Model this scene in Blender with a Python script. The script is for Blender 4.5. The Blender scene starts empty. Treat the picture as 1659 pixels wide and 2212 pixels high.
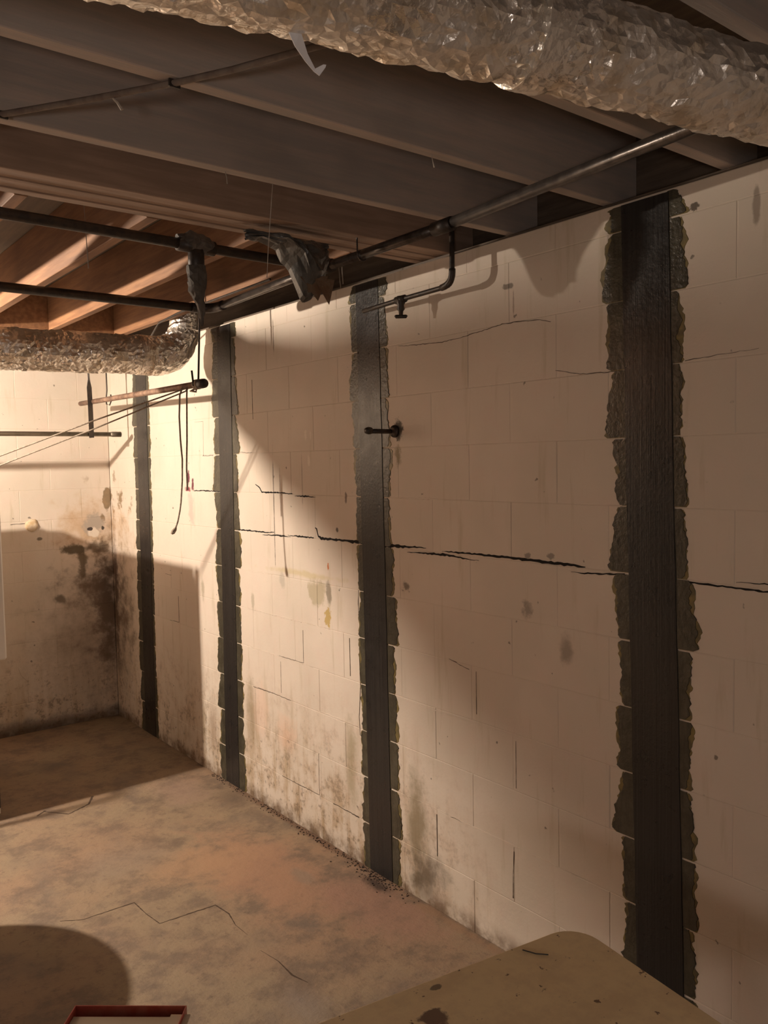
import bpy, bmesh, math, random
from mathutils import Vector, Matrix, noise
random.seed(7)
S = bpy.context.scene
COL = S.collection
# ------------------------------------------------------------------ camera
cam_d = bpy.data.cameras.new('camera'); cam = bpy.data.objects.new('camera', cam_d); COL.objects.link(cam)
F_PX, YAW, PITCH, ROLL = 1794.3, 0.66702, -0.05979, -0.01853
d = Vector((math.sin(YAW)*math.cos(PITCH), math.cos(YAW)*math.cos(PITCH), math.sin(PITCH)))
r = d.cross(Vector((0,0,1))).normalized(); u = r.cross(d)
r2 = r*math.cos(ROLL)+u*math.sin(ROLL); u2 = -r*math.sin(ROLL)+u*math.cos(ROLL)
m = Matrix((r2, u2, -d)).transposed().to_4x4(); m.translation = (0, 0, 1.7698)
cam.matrix_world = m
cam_d.sensor_fit = 'HORIZONTAL'; cam_d.sensor_width = 36; cam_d.lens = 36*F_PX/1659; cam_d.clip_start = .02
S.camera = cam
# ------------------------------------------------------------------ world, lights, exposure
w = bpy.data.worlds.new('world'); S.world = w; w.use_nodes = True
w.node_tree.nodes['Background'].inputs[0].default_value = (.9, .8, .75, 1)
w.node_tree.nodes['Background'].inputs[1].default_value = .0
S.view_settings.view_transform = 'Standard'; S.view_settings.look = 'None'
S.view_settings.gamma = 1; S.view_settings.use_curve_mapping = False
S.view_settings.exposure = 0.0
def lamp(name, loc, power, col, rad):
    l = bpy.data.lights.new(name, 'POINT'); l.energy = power; l.color = col; l.shadow_soft_size = rad
    o = bpy.data.objects.new(name, l); o.location = loc; COL.objects.link(o); return o
LB = Vector((-.35, 4.42, 2.36))
lamp('bulb_light', LB, 375, (1, .83, .67), .03)
lamp('fill_light', (-1.0, -.95, 1.35), 40, (1, .86, .78), .12)  # fill added behind the camera to lift the ceiling and shaded wall

# ------------------------------------------------------------------ helpers
def setp(o, label=None, cat=None, group=None, kind=None):
    if label: o['label'] = label
    if cat: o['category'] = cat
    if group: o['group'] = group
    if kind: o['kind'] = kind
    return o
def empty(name, loc, label, cat, group=None):
    o = bpy.data.objects.new(name, None); o.location = loc; o.empty_display_size = .05
    COL.objects.link(o); return setp(o, label, cat, group)
def obj(name, bm, mat, parent=None, smooth=False, loc=None):
    me = bpy.data.meshes.new(name); bm.normal_update(); bm.to_mesh(me); bm.free()
    if smooth:
        for p in me.polygons: p.use_smooth = True
    return objm(name, me, mat, parent, loc)
def objm(name, me, mat, parent=None, loc=None):
    if mat and not me.materials: me.materials.append(mat)
    o = bpy.data.objects.new(name, me); COL.objects.link(o)
    if parent:
        o.parent = parent; base = Vector(parent.location)
        if parent.parent: base += Vector(parent.parent.location)
        # mesh coordinates are world coordinates: undo the parents' offset
        o.location = (Vector(loc) if loc else Vector((0,0,0))) - base
    elif loc: o.location = loc
    return o
def box(bm, lo, hi, bev=0):
    x0,y0,z0 = lo; x1,y1,z1 = hi
    ret = bmesh.ops.create_cube(bm, size=1, matrix=Matrix.Translation(((x0+x1)/2,(y0+y1)/2,(z0+z1)/2)) @ Matrix.Diagonal((x1-x0,y1-y0,z1-z0,1)))
    if bev:
        es = set(e for v in ret['verts'] for e in v.link_edges)
        bmesh.ops.bevel(bm, geom=list(es), offset=bev, segments=1, affect='EDGES')
    return bm
def bx(lo, hi, bev=0):
    return box(bmesh.new(), lo, hi, bev)
def tube(bm, pts, rad, seg=12, caps=True):
    pts = [Vector(p) for p in pts]; n = len(pts)
    rad = rad if isinstance(rad, (list, tuple)) else [rad]*n
    rings = []; up = None
    for i, p in enumerate(pts):
        t = (pts[min(i+1, n-1)] - pts[max(i-1, 0)]).normalized()
        if up is None:
            up = Vector((0,0,1)) if abs(t.z) < .9 else Vector((1,0,0))
        a = t.cross(up).normalized(); b = a.cross(t).normalized(); up = b
        rings.append([bm.verts.new(p + rad[i]*(math.cos(2*math.pi*k/seg)*a + math.sin(2*math.pi*k/seg)*b)) for k in range(seg)])
    for i in range(n-1):
        for k in range(seg):
            bm.faces.new((rings[i][k], rings[i][(k+1)%seg], rings[i+1][(k+1)%seg], rings[i+1][k]))
    if caps:
        bm.faces.new(rings[0][::-1]); bm.faces.new(rings[-1])
    bmesh.ops.recalc_face_normals(bm, faces=bm.faces[:])
    return bm
def tb(pts, rad, seg=12): return tube(bmesh.new(), pts, rad, seg)
def arc(a, c, b, n=6):
    a, b, c = Vector(a), Vector(b), Vector(c)
    return [(1-t)**2*a + 2*t*(1-t)*c + t*t*b for t in [i/n for i in range(n+1)]]
def ribbon(bm, pts, axis, x, th):
    """jagged strip in a plane: pts = (u, v, width); axis 'x' -> (x,u,v) facing -X, 'z' -> (u,v,x) facing up, 'y' -> (u,x,v) facing -Y"""
    fine = []
    for (a0,b0,w0),(a1,b1,w1) in zip(pts, pts[1:]):
        L = math.hypot(a1-a0, b1-b0); n = max(2, int(L/.012))
        for i in range(n):
            t = i/n; fine.append((a0+(a1-a0)*t, b0+(b1-b0)*t + random.uniform(-1,1)*.0016, (w0+(w1-w0)*t)*random.uniform(.55,1.15)))
    fine.append(pts[-1])
    def P(a, b, h):
        return {'x': (x-h, a, b), 'z': (a, b, x+h), 'y': (a, x-h, b)}[axis]
    rows = []
    for i, (a, b, w_) in enumerate(fine):
        q0 = fine[max(0,i-1)]; q1 = fine[min(len(fine)-1,i+1)]
        tx, ty = q1[0]-q0[0], q1[1]-q0[1]; L = math.hypot(tx, ty) or 1; nx, ny = -ty/L*w_/2, tx/L*w_/2
        rows.append([bm.verts.new(P(a+nx, b+ny, 0)), bm.verts.new(P(a+nx*.8, b+ny*.8, th)), bm.verts.new(P(a-nx*.8, b-ny*.8, th)), bm.verts.new(P(a-nx, b-ny, 0))])
    for A, B in zip(rows, rows[1:]):
        for k in range(3): bm.faces.new((A[k], A[k+1], B[k+1], B[k]))
    bmesh.ops.recalc_face_normals(bm, faces=bm.faces[:])
    return bm

# ------------------------------------------------------------------ materials
class NT:
    def __init__(s, name):
        s.m = bpy.data.materials.new(name); s.m.use_nodes = True; s.t = s.m.node_tree
        s.b = s.t.nodes['Principled BSDF']
    def n(s, typ, **k):
        x = s.t.nodes.new(typ)
        for a, v in k.items(): setattr(x, a, v)
        return x
    def l(s, a, b): s.t.links.new(a, b)
    def pos(s): return s.n('ShaderNodeNewGeometry').outputs['Position']
    def map(s, vec, scale=(1,1,1), loc=(0,0,0)):
        x = s.n('ShaderNodeMapping'); s.l(vec, x.inputs[0]); x.inputs['Scale'].default_value = scale; x.inputs['Location'].default_value = loc
        return x.outputs[0]
    def noise(s, vec, scale, detail=4, rough=.55):
        x = s.n('ShaderNodeTexNoise'); s.l(vec, x.inputs['Vector']); x.inputs['Scale'].default_value = scale
        x.inputs['Detail'].default_value = detail; x.inputs['Roughness'].default_value = rough; return x.outputs[0]
    def ramp(s, v, a, b, lo=0., hi=1.):
        x = s.n('ShaderNodeMapRange'); x.interpolation_type = 'SMOOTHSTEP'; s.l(v, x.inputs[0])
        x.inputs[1].default_value = a; x.inputs[2].default_value = b; x.inputs[3].default_value = lo; x.inputs[4].default_value = hi; return x.outputs[0]
    def math(s, op, a, b=None):
        x = s.n('ShaderNodeMath', operation=op)
        for i, v in enumerate((a, b)):
            if v is None: continue
            if isinstance(v, (int, float)): x.inputs[i].default_value = v
            else: s.l(v, x.inputs[i])
        return x.outputs[0]
    def mix(s, f, a, b):
        x = s.n('ShaderNodeMix', data_type='RGBA')
        for i, v in ((0, f), (6, a), (7, b)):
            if isinstance(v, (int, float)): x.inputs[i].default_value = v
            elif isinstance(v, tuple): x.inputs[i].default_value = (*v, 1)
            else: s.l(v, x.inputs[i])
        return x.outputs[2]
    def bump(s, h, strength=.3, dist=.01):
        x = s.n('ShaderNodeBump'); s.l(h, x.inputs['Height']); x.inputs['Strength'].default_value = strength; x.inputs['Distance'].default_value = dist
        s.l(x.outputs[0], s.b.inputs['Normal'])
    def blotch(s, vec, nz, base, c, rad, col, k=1., soft=.5):
        """stain with an uneven outline centred at c"""
        x = s.n('ShaderNodeVectorMath', operation='SUBTRACT'); s.l(vec, x.inputs[0]); x.inputs[1].default_value = c
        y = s.n('ShaderNodeVectorMath', operation='DIVIDE'); s.l(x.outputs[0], y.inputs[0]); y.inputs[1].default_value = rad
        z = s.n('ShaderNodeVectorMath', operation='LENGTH'); s.l(y.outputs[0], z.inputs[0])
        v = s.math('ADD', z.outputs['Value'], s.math('MULTIPLY', s.math('SUBTRACT', nz, .5), 2.2))
        return s.mix(s.ramp(v, 1.0, 1.0-soft, 0, k), base, col)
def simple(name, col, rough=.6, metal=0, col2=None, scale=20, stretch=(1,1,1), bump=0, bs=None, spec=None):
    t = NT(name); t.b.inputs['Roughness'].default_value = rough; t.b.inputs['Metallic'].default_value = metal
    if spec is not None: t.b.inputs['Specular IOR Level'].default_value = spec
    v = t.map(t.pos(), stretch)
    if col2:
        t.l(t.mix(t.ramp(t.noise(v, scale), .35, .65), col, col2), t.b.inputs['Base Color'])
    else: t.b.inputs['Base Color'].default_value = (*col, 1)
    if bump: t.bump(t.noise(v, bs or scale*2, 5), bump, .004)
    return t.m
def wall_paint():
    t = NT('painted_block'); P = t.pos(); t.b.inputs['Roughness'].default_value = .62
    t.b.inputs['Specular IOR Level'].default_value = .25
    big = t.noise(P, 1.7, 3); mid = t.noise(P, 9, 5, .65); fine = t.noise(P, 42, 4, .7); streak = t.noise(t.map(P, (14, 14, 1.6)), 1.6, 5, .6)
    c = t.mix(t.ramp(big, .4, .62), (.74, .66, .57), (.68, .61, .52))
    c = t.mix(t.ramp(mid, .42, .75, 0, .35), c, (.73, .59, .52))
    c = t.mix(t.ramp(streak, .56, .74, 0, .4), c, (.50, .43, .30))
    sep = t.n('ShaderNodeSeparateXYZ'); t.l(P, sep.inputs[0]); X, Y, Z = sep.outputs
    # rising damp and mould low on the wall
    low = t.ramp(Z, .85, .05); yr = t.math('MULTIPLY', t.ramp(Y, 1.9, 2.8), 1)
    mask = t.math('MULTIPLY', t.math('MULTIPLY', low, t.math('MULTIPLY', yr, t.ramp(Y, 4.9, 4.3, .5, 1))), t.ramp(t.math('ADD', t.math('MULTIPLY', mid, .6), t.math('MULTIPLY', streak, .5)), .47, .66))
    c = t.mix(t.math('MULTIPLY', mask, .6), c, (.40, .27, .13))
    dk = t.math('MULTIPLY', t.math('MULTIPLY', t.ramp(Z, .8, .0), yr), t.ramp(t.math('ADD', t.math('MULTIPLY', fine, .6), t.math('MULTIPLY', mid, .5)), .56, .68))
    c = t.mix(t.math('MULTIPLY', dk, .6), c, (.13, .10, .07))
    foot = t.math('MULTIPLY', t.ramp(Z, .09, .01), t.ramp(mid, .3, .6))
    c = t.mix(t.math('MULTIPLY', foot, .8), c, (.14, .085, .05))
    # little dark pits
    c = t.mix(t.math('MULTIPLY', t.ramp(t.noise(P, 26, 2, .5), .725, .77), .7), c, (.10, .08, .06))
    W = 2.11; O = .5
    for cc, rr, col, k, soft in [
        ((W,4.525,1.70),(O,.018,.05),(.12,.015,.04),.95,.4), ((W,4.545,1.635),(O,.05,.018),(.22,.03,.06),.95,.4),
        ((W,4.47,1.66),(O,.018,.045),(.14,.02,.04),.95,.4), ((W,4.50,1.53),(O,.05,.12),(.80,.42,.38),.6,.6),
        ((W,3.19,1.17),(O,.075,.085),(.46,.40,.27),.8,.4), ((W,3.10,1.19),(O,.025,.07),(.20,.17,.12),.7,.5), ((W,3.11,1.07),(O,.03,.045),(.50,.36,.12),.9,.3),
        ((W,3.10,1.305),(O,.008,.02),(.55,.15,.03),.9,.3), ((W,3.50,1.2),(O,.03,.06),(.45,.42,.36),.6,.5),
        ((W,3.527,2.38),(O,.007,.09),(.25,.2,.16),.8,.4), ((W,3.562,1.55),(O,.006,.34),(.16,.13,.11),.8,.4), ((W,3.50,1.62),(O,.006,.13),(.28,.22,.18),.7,.4),
        ((W,3.30,1.7),(O,.006,.16),(.3,.24,.2),.5,.4),
        ((W,3.26,1.90),(O,.012,.03),(.85,.78,.68),.6,.5), ((W,3.22,1.905),(O,.006,.025),(.85,.78,.68),.6,.5), ((W,3.24,1.78),(O,.012,.035),(.85,.78,.68),.6,.5),
        ((W,2.50,.30),(O,.09,.30),(.22,.17,.09),.75,.9), ((W,2.44,.12),(O,.14,.12),(.12,.09,.06),.8,.9), ((W,2.95,.45),(O,.06,.25),(.30,.24,.12),.6,.9),
        ((W,3.85,.45),(O,.07,.28),(.30,.22,.12),.7,.9), ((W,3.5,.42),(O,.12,.12),(.78,.52,.38),.5,.8), ((W,3.75,.5),(O,.1,.2),(.80,.55,.42),.4,.8),
        ((W,4.3,.25),(O,.08,.25),(.3,.2,.13),.6,.9), ((W,4.38,1.05),(O,.03,.12),(.3,.26,.17),.6,.8),
        ((W,3.3,1.25),(O,.5,.02),(.55,.46,.22),.5,.8), ((W,2.55,1.27),(O,.03,.025),(.15,.12,.09),.8,.6),
        ((W,1.285,2.455),(O,.015,.014),(.10,.08,.06),.9,.3), ((W,1.11,2.42),(O,.012,.07),(.24,.19,.15),.7,.5),
        ((W,1.735,1.14),(O,.035,.07),(.22,.18,.14),.6,.8), ((W,1.905,1.26),(O,.03,.04),(.2,.17,.14),.6,.8), ((W,1.98,2.36),(O,.03,.012),(.10,.08,.06),.7,.5),
        ((W,1.955,2.30),(O,.005,.08),(.34,.25,.2),.7,.4), ((W,1.90,1.445),(O,.02,.012),(.2,.17,.15),.7,.5), ((W,1.80,1.45),(O,.02,.012),(.2,.17,.15),.7,.5),
        ((W,2.58,1.9),(O,.035,.05),(.05,.045,.035),.9,.5), ((W,2.585,1.80),(O,.03,.05),(.25,.2,.1),.7,.7),
        ((W,3.02,1.475),(O,.012,.015),(.1,.08,.07),.9,.4), ((W,2.95,1.62),(O,.01,.03),(.15,.1,.08),.8,.4), ((W,3.8,1.05),(O,.02,.06),(.4,.36,.27),.6,.6),
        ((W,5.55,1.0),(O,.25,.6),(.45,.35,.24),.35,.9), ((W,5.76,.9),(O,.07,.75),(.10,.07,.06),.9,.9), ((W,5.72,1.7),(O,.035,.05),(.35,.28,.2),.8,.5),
        ((2.085,5.8,1.53),(.034,O,.10),(.24,.18,.11),.95,.25), ((2.05,5.8,1.42),(.03,O,.05),(.24,.18,.11),.9,.3),
        ((1.95,5.8,1.35),(.32,O,.28),(.55,.36,.2),.65,.9), ((2.0,5.8,1.38),(.10,O,.10),(.42,.37,.32),.9,.4), ((1.99,5.8,1.32),(.045,O,.04),(.80,.72,.62),.9,.3),
        ((1.96,5.8,1.345),(.022,O,.012),(.04,.03,.03),.95,.2), ((2.05,5.8,1.345),(.018,O,.02),(.06,.05,.04),.95,.2),
        ((1.86,5.8,1.21),(.12,O,.045),(.10,.08,.05),.9,.5), ((1.90,5.8,1.10),(.05,O,.12),(.14,.11,.07),.85,.6), ((1.98,5.8,1.22),(.12,O,.06),(.13,.10,.07),.8,.7),
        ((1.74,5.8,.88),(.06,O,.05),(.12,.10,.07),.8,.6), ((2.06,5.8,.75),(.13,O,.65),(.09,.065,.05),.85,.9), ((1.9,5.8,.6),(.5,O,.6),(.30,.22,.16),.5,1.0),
        ((1.52,5.8,.02),(1.0,O,.10),(.08,.06,.05),.7,.9), ((1.62,5.8,1.30),(.02,O,.012),(.1,.08,.05),.8,.5)]:
        c = t.blotch(P, mid if max(rr[1], rr[2] if rr[1] < .4 else rr[0]) > .05 else fine, c, cc, rr, col, k, soft)
    t.l(c, t.b.inputs['Base Color'])
    t.bump(t.math('ADD', t.math('MULTIPLY', t.noise(P, 11, 3), 1.0), t.math('MULTIPLY', t.noise(P, 120, 4, .7), .25)), .35, .006)
    return t.m
def floor_mat():
    t = NT('stained_concrete'); P = t.pos(); t.b.inputs['Roughness'].default_value = .7
    big = t.noise(P, 1.3, 4); mid = t.noise(t.map(P, (1,1,1),(3,1,0)), 5.5, 6, .7); fine = t.noise(P, 24, 6, .75); patch = t.noise(t.map(P, (1.3,.8,1),(7,2,0)), 3.2, 3)
    c = t.mix(t.ramp(big, .38, .62), (.30, .205, .135), (.29, .22, .145))
    c = t.mix(t.ramp(mid, .44, .64, 0, .7), c, (.145, .105, .082))
    c = t.mix(t.ramp(fine, .52, .70, 0, .75), c, (.15, .105, .08))
    c = t.mix(t.ramp(patch, .52, .70, 0, .5), c, (.17, .135, .11))
    for cc, rr, col, k in [((1.75,3.1,0),(.30,.7,.5),(.36,.21,.135),.8), ((1.55,3.35,0),(.35,.25,.5),(.38,.24,.145),.7), ((1.95,2.6,0),(.22,.45,.5),(.32,.19,.14),.8),
                           ((1.3,3.6,0),(.3,.22,.5),(.25,.20,.16),.4), ((1.85,2.95,0),(.05,.12,.5),(.22,.19,.15),.5), ((2.05,2.70,0),(.05,.14,.5),(.07,.045,.035),.95), ((1.85,4.2,0),(.2,.3,.5),(.32,.22,.17),.6),
                           ((2.10,3.4,0),(.035,1.2,.5),(.17,.10,.065),.8), ((2.02,3.9,0),(.10,.16,.5),(.15,.11,.08),.6), ((1.55,1.9,0),(.12,.25,.5),(.17,.14,.14),.7), ((1.40,2.25,0),(.10,.2,.5),(.24,.20,.17),.6), ((2.09,2.3,0),(.03,.5,.5),(.30,.19,.12),.8)]:
        c = t.blotch(P, mid, c, cc, rr, col, k, .8)
    t.l(c, t.b.inputs['Base Color'])
    t.bump(t.math('ADD', t.noise(P, 7, 5, .7), t.math('MULTIPLY', fine, .4)), .55, .012)
    return t.m
def wood(name, a, b, axis=0, rough=.7):
    st = [9, 9, 9]; st[axis] = .7
    t = NT(name); P = t.pos(); v = t.map(P, tuple(st)); t.b.inputs['Roughness'].default_value = rough
    g = t.noise(v, 5, 6, .6); c = t.mix(t.ramp(g, .35, .68), a, b)
    c = t.mix(t.ramp(t.noise(P, 2.2, 3), .5, .7, 0, .4), c, tuple(x*.6 for x in a))
    t.l(c, t.b.inputs['Base Color']); t.bump(g, .4, .003); return t.m
def foil(name, col, dark, rough):
    t = NT(name); P = t.pos(); t.b.inputs['Metallic'].default_value = .8
    t.l(t.mix(t.ramp(t.noise(P, 14, 4), .45, .7), col, dark), t.b.inputs['Base Color'])
    t.l(t.ramp(t.noise(P, 9, 3), .3, .7, rough-.08, rough+.16), t.b.inputs['Roughness'])
    vo = t.n('ShaderNodeTexVoronoi'); t.l(P, vo.inputs['Vector']); vo.inputs['Scale'].default_value = 55
    t.bump(t.math('ADD', vo.outputs[0], t.noise(P, 60, 3)), .5, .006); return t.m
def strap_mat(name, side_col=None):
    t = NT(name); P = t.pos(); v = t.map(P, (40, 260, 1.2))
    f = t.noise(v, 1.0, 3, .6); wet = t.noise(P, 22, 4)
    t.l(t.mix(t.ramp(f, .3, .7), (.014, .013, .013), (.030, .028, .027)), t.b.inputs['Base Color'])
    t.l(t.ramp(wet, .3, .75, .27, .37), t.b.inputs['Roughness'])
    t.bump(t.math('ADD', t.math('MULTIPLY', f, .6), t.noise(P, 90, 3)), .4, .002); return t.m
def epoxy_mat():
    t = NT('epoxy_primer'); P = t.pos(); n1 = t.noise(P, 16, 5, .7); n2 = t.noise(t.map(P, (20, 60, 6)), 1.5, 3)
    c = t.mix(t.ramp(n1, .35, .65), (.052, .047, .032), (.085, .078, .055))
    c = t.mix(t.ramp(n2, .5, .75, 0, .6), c, (.028, .024, .019)); t.l(c, t.b.inputs['Base Color'])
    t.b.inputs['Roughness'].default_value = .30; t.bump(t.math('ADD', n1, t.noise(P, 70, 4)), .5, .004); return t.m

M = dict(sill=wood('sill_wood', (.10,.075,.055), (.17,.125,.09), 1),
 
 wall=wall_paint(), floor=floor_mat(), ceil=wood('subfloor_wood', (.13,.10,.075), (.18,.14,.10), 1),
 joist_x=wood('joist_wood', (.40,.36,.33), (.49,.41,.36), 0), joist_y=wood('back_joist_wood', (.20,.095,.045), (.30,.15,.07), 1),
 beam=wood('beam_wood', (.30,.21,.155), (.40,.28,.21), 0), foil=foil('aluminium_foil', (.93,.89,.82), (.74,.66,.54), .30),
 strap=strap_mat('carbon_fibre'), epoxy=epoxy_mat(),
 rim=simple('yellow_resin_rim', (.22,.17,.06), .4, 0, (.12,.10,.05), 30),
 iron=simple('black_iron', (.035,.03,.028), .45, .3, (.06,.045,.035), 40, bump=.3), pipe=simple('grey_pipe', (.07,.06,.055), .28, .6, (.12,.105,.095), 30, bump=.15),
 rust=simple('rusty_rod', (.36,.24,.17), .6, .3, (.18,.11,.08), 18, bump=.3), galv=simple('galvanised', (.22,.19,.15), .5, .6, (.32,.28,.22), 20),
 rope=simple('rope', (.46,.39,.31), .85, 0, (.30,.24,.18), 90, bump=.6), crack=simple('crack_gap', (.012,.010,.009), .95),
 mortar=simple('mortar', (.60,.52,.42), .85, 0, (.45,.38,.28), 30, bump=.5, bs=60),
 fridge=simple('white_enamel', (.75,.72,.68), .35), dark=simple('dark_plastic', (.05,.045,.04), .6),
 red=simple('red_card', (.62,.13,.11), .4, 0, (.72,.24,.20), 25), cream=simple('cream_card', (.85,.80,.70), .7),
 cobweb=simple('dusty_thread', (.42,.37,.32), .9), cable=simple('dusty_cable', (.22,.18,.15), .8, 0, (.16,.12,.10), 40), white=simple('white_tape', (.85,.86,.9), .25),
 foam=simple('yellow_foam', (.62,.47,.28), .8, 0, (.72,.60,.45), 30, bump=.6), insul=simple('dusty_insulation', (.07,.062,.055), .7, 0, (.12,.105,.09), 18, bump=.8),
 paper=simple('torn_backing', (.16,.09,.05), .7, 0, (.20,.14,.09), 30, bump=.5), bare=simple('bare_grey_block', (.30,.26,.22), .85, 0, (.22,.19,.16), 6, bump=.4), gloss=simple('glass_daylight', (.1,.1,.1), .1))
def table_mat():
    t = NT('worn_laminate'); P = t.pos(); t.b.inputs['Roughness'].default_value = .55
    n = t.noise(P, 14, 5, .7); f = t.noise(P, 45, 3, .6)
    c = t.mix(t.ramp(n, .4, .65), (.86,.72,.46), (.76,.62,.40)); c = t.mix(t.ramp(f, .66, .72), c, (.20,.13,.08))
    c = t.blotch(P, t.noise(P, 30, 4), c, (.965,1.105,.75), (.035,.03,.2), (.13,.075,.06), .9, .3)
    c = t.blotch(P, t.noise(P, 30, 4), c, (1.03,1.17,.75), (.014,.008,.2), (.10,.08,.06), .8, .3)
    t.l(c, t.b.inputs['Base Color']); t.bump(n, .15, .003); return t.m
M['table'] = table_mat()

# ------------------------------------------------------------------ setting
C = .2032; BL = .4064; XW = 2.112; YB = 5.80; TOP = 2.52
wr = setp(obj('wall_right', bx((XW+.038, -1.7, -.05), (XW+.25, YB+.25, TOP)), M['wall']), 'long painted concrete block wall braced with black straps', kind='structure')
wb = setp(obj('wall_back', bx((-3.2, YB+.038, -.05), (XW+.038, YB+.25, TOP)), M['wall']), 'stained painted block wall at the far end', kind='structure')
setp(obj('wall_left', bx((-3.2, -1.7, -.05), (-3.0, YB+.25, TOP)), M['dark']), kind='structure')
setp(obj('wall_front', bx((-3.2, -1.7, -.05), (XW+.25, -1.5, TOP)), M['bare']), kind='structure')
fl = setp(obj('floor', bx((-3.2, -1.7, -.15), (XW+.25, YB+.25, 0)), M['floor']), 'patchy brown concrete basement floor', kind='structure')
setp(obj('ceiling', bx((-3.2, -1.7, 2.775), (XW+.25, YB+.25, 2.82)), M['ceil']), 'dark underside of the wooden subfloor above the joists', kind='structure')
setp(obj('trim_1', bx((XW+.018, -1.7, TOP), (XW+.17, YB+.25, 2.535), .002), M['sill']), 'wooden sill plate on top of the right wall', kind='structure')
setp(obj('trim_2', bx((XW+.14, -1.7, 2.535), (XW+.18, YB+.25, 2.775)), M['sill']), 'rim board above the sill plate of the right wall', kind='structure')
setp(obj('trim_3', bx((-3.2, YB+.14, TOP), (XW+.13, YB+.18, 2.775)), M['joist_x']), 'rim board above the far wall', kind='structure')

def block_mesh(name, L, H, axis):
    """a block whose worn front edges leave a shallow joint; front faces -axis, local origin = front lower corner"""
    bm = bmesh.new(); e = .0028; D = .037
    prof = [(D, 0), (.0014, 0), (0, e)]
    rings = []
    for dd, ins in prof:
        rings.append([bm.verts.new((dd, a, b)) for a, b in ((ins, ins), (L-ins, ins), (L-ins, H-ins), (ins, H-ins))])
    for A, B in zip(rings, rings[1:]):
        for k in range(4): bm.faces.new((A[k], A[(k+1)%4], B[(k+1)%4], B[k]))
    bm.faces.new(rings[-1]); bm.faces.new(rings[0][::-1])
    if axis == 'y':
        for v in bm.verts: v.co = Vector((v.co.y, v.co.x, v.co.z))
    bmesh.ops.recalc_face_normals(bm, faces=bm.faces[:])
    me = bpy.data.meshes.new(name); bm.to_mesh(me); bm.free(); me.materials.append(M['wall']); return me
cache = {}
def place_block(parent, axis, a0, a1, z0, z1):
    L, H = round(a1-a0, 4), round(z1-z0, 4); key = (axis, L, H)
    if key not in cache: cache[key] = block_mesh('block', L, H, axis)
    dd = random.choice((0, .0002, .0004, .0007, .001))
    loc = (XW+dd, a0, z0) if axis == 'x' else (a0, YB+dd, z0)
    o = bpy.data.objects.new('block', cache[key]); o.parent = parent; o.location = loc; COL.objects.link(o)
def courses(parent, axis, lo, hi, ph_even, ph_odd):
    for k in range(13):
        z0, z1 = k*C, min((k+1)*C, TOP)
        ph = ph_even if k % 2 == 0 else ph_odd
        j = [lo] + [ph+BL*i for i in range(-30, 30) if lo+.02 < ph+BL*i < hi-.02] + [hi]
        for a0, a1 in zip(j, j[1:]): place_block(parent, axis, a0, a1, z0, z1)
courses(wr, 'x', -.2, YB, 2.178, 1.975)
courses(wb, 'y', -1.3, XW, XW-BL, XW-BL/2)

CR=[[(3.96,1.426,.007),(3.81,1.429,.0091),(3.644,1.428,.0065),(3.567,1.433,.0043)],[(3.682,1.415,.0022),(3.533,1.419,.0106),(3.412,1.419,.0021)],[(3.437,1.426,.0021),(3.321,1.426,.0101),(3.21,1.427,.0059)],
[(3.197,1.474,.0039),(3.185,1.469,.0078),(3.172,1.437,.0116),(3.149,1.428,.0135),(3.017,1.43,.013),(2.895,1.429,.0162),(2.828,1.43,.0159)],[(2.682,1.428,.0169),(2.565,1.43,.0131),(2.479,1.434,.0064),(2.421,1.434,.0016)],
[(2.536,1.411,.0016),(2.438,1.413,.0079),(2.365,1.415,.0108),(2.279,1.416,.009),(2.193,1.409,.0044),(2.133,1.409,.0014)],[(2.331,1.43,.0015),(2.254,1.43,.0074),(2.132,1.431,.01),(2.007,1.432,.011),(1.9,1.431,.0106),(1.799,1.429,.0102),(1.704,1.429,.0099),(1.658,1.427,.0024)],
[(1.715,1.406,.0012),(1.649,1.408,.006),(1.579,1.413,.0071),(1.511,1.418,.0069)],[(1.327,1.418,.0054),(1.281,1.416,.0064),(1.198,1.415,.0072),(1.12,1.413,.007),(1.0,1.415,.0059),(.8,1.417,.006),(.55,1.418,.004)],[(1.158,1.431,.001),(1.107,1.433,.003),(1.0,1.434,.004)],
[(3.739,1.67,.0046),(3.702,1.656,.009),(3.675,1.631,.009),(3.522,1.631,.0087),(3.386,1.627,.0042)],[(3.365,1.618,.0021),(3.273,1.618,.0102),(3.187,1.616,.002)],[(4.45,1.626,.0053),(4.331,1.628,.0077),(4.117,1.626,.0074)]]
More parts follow.
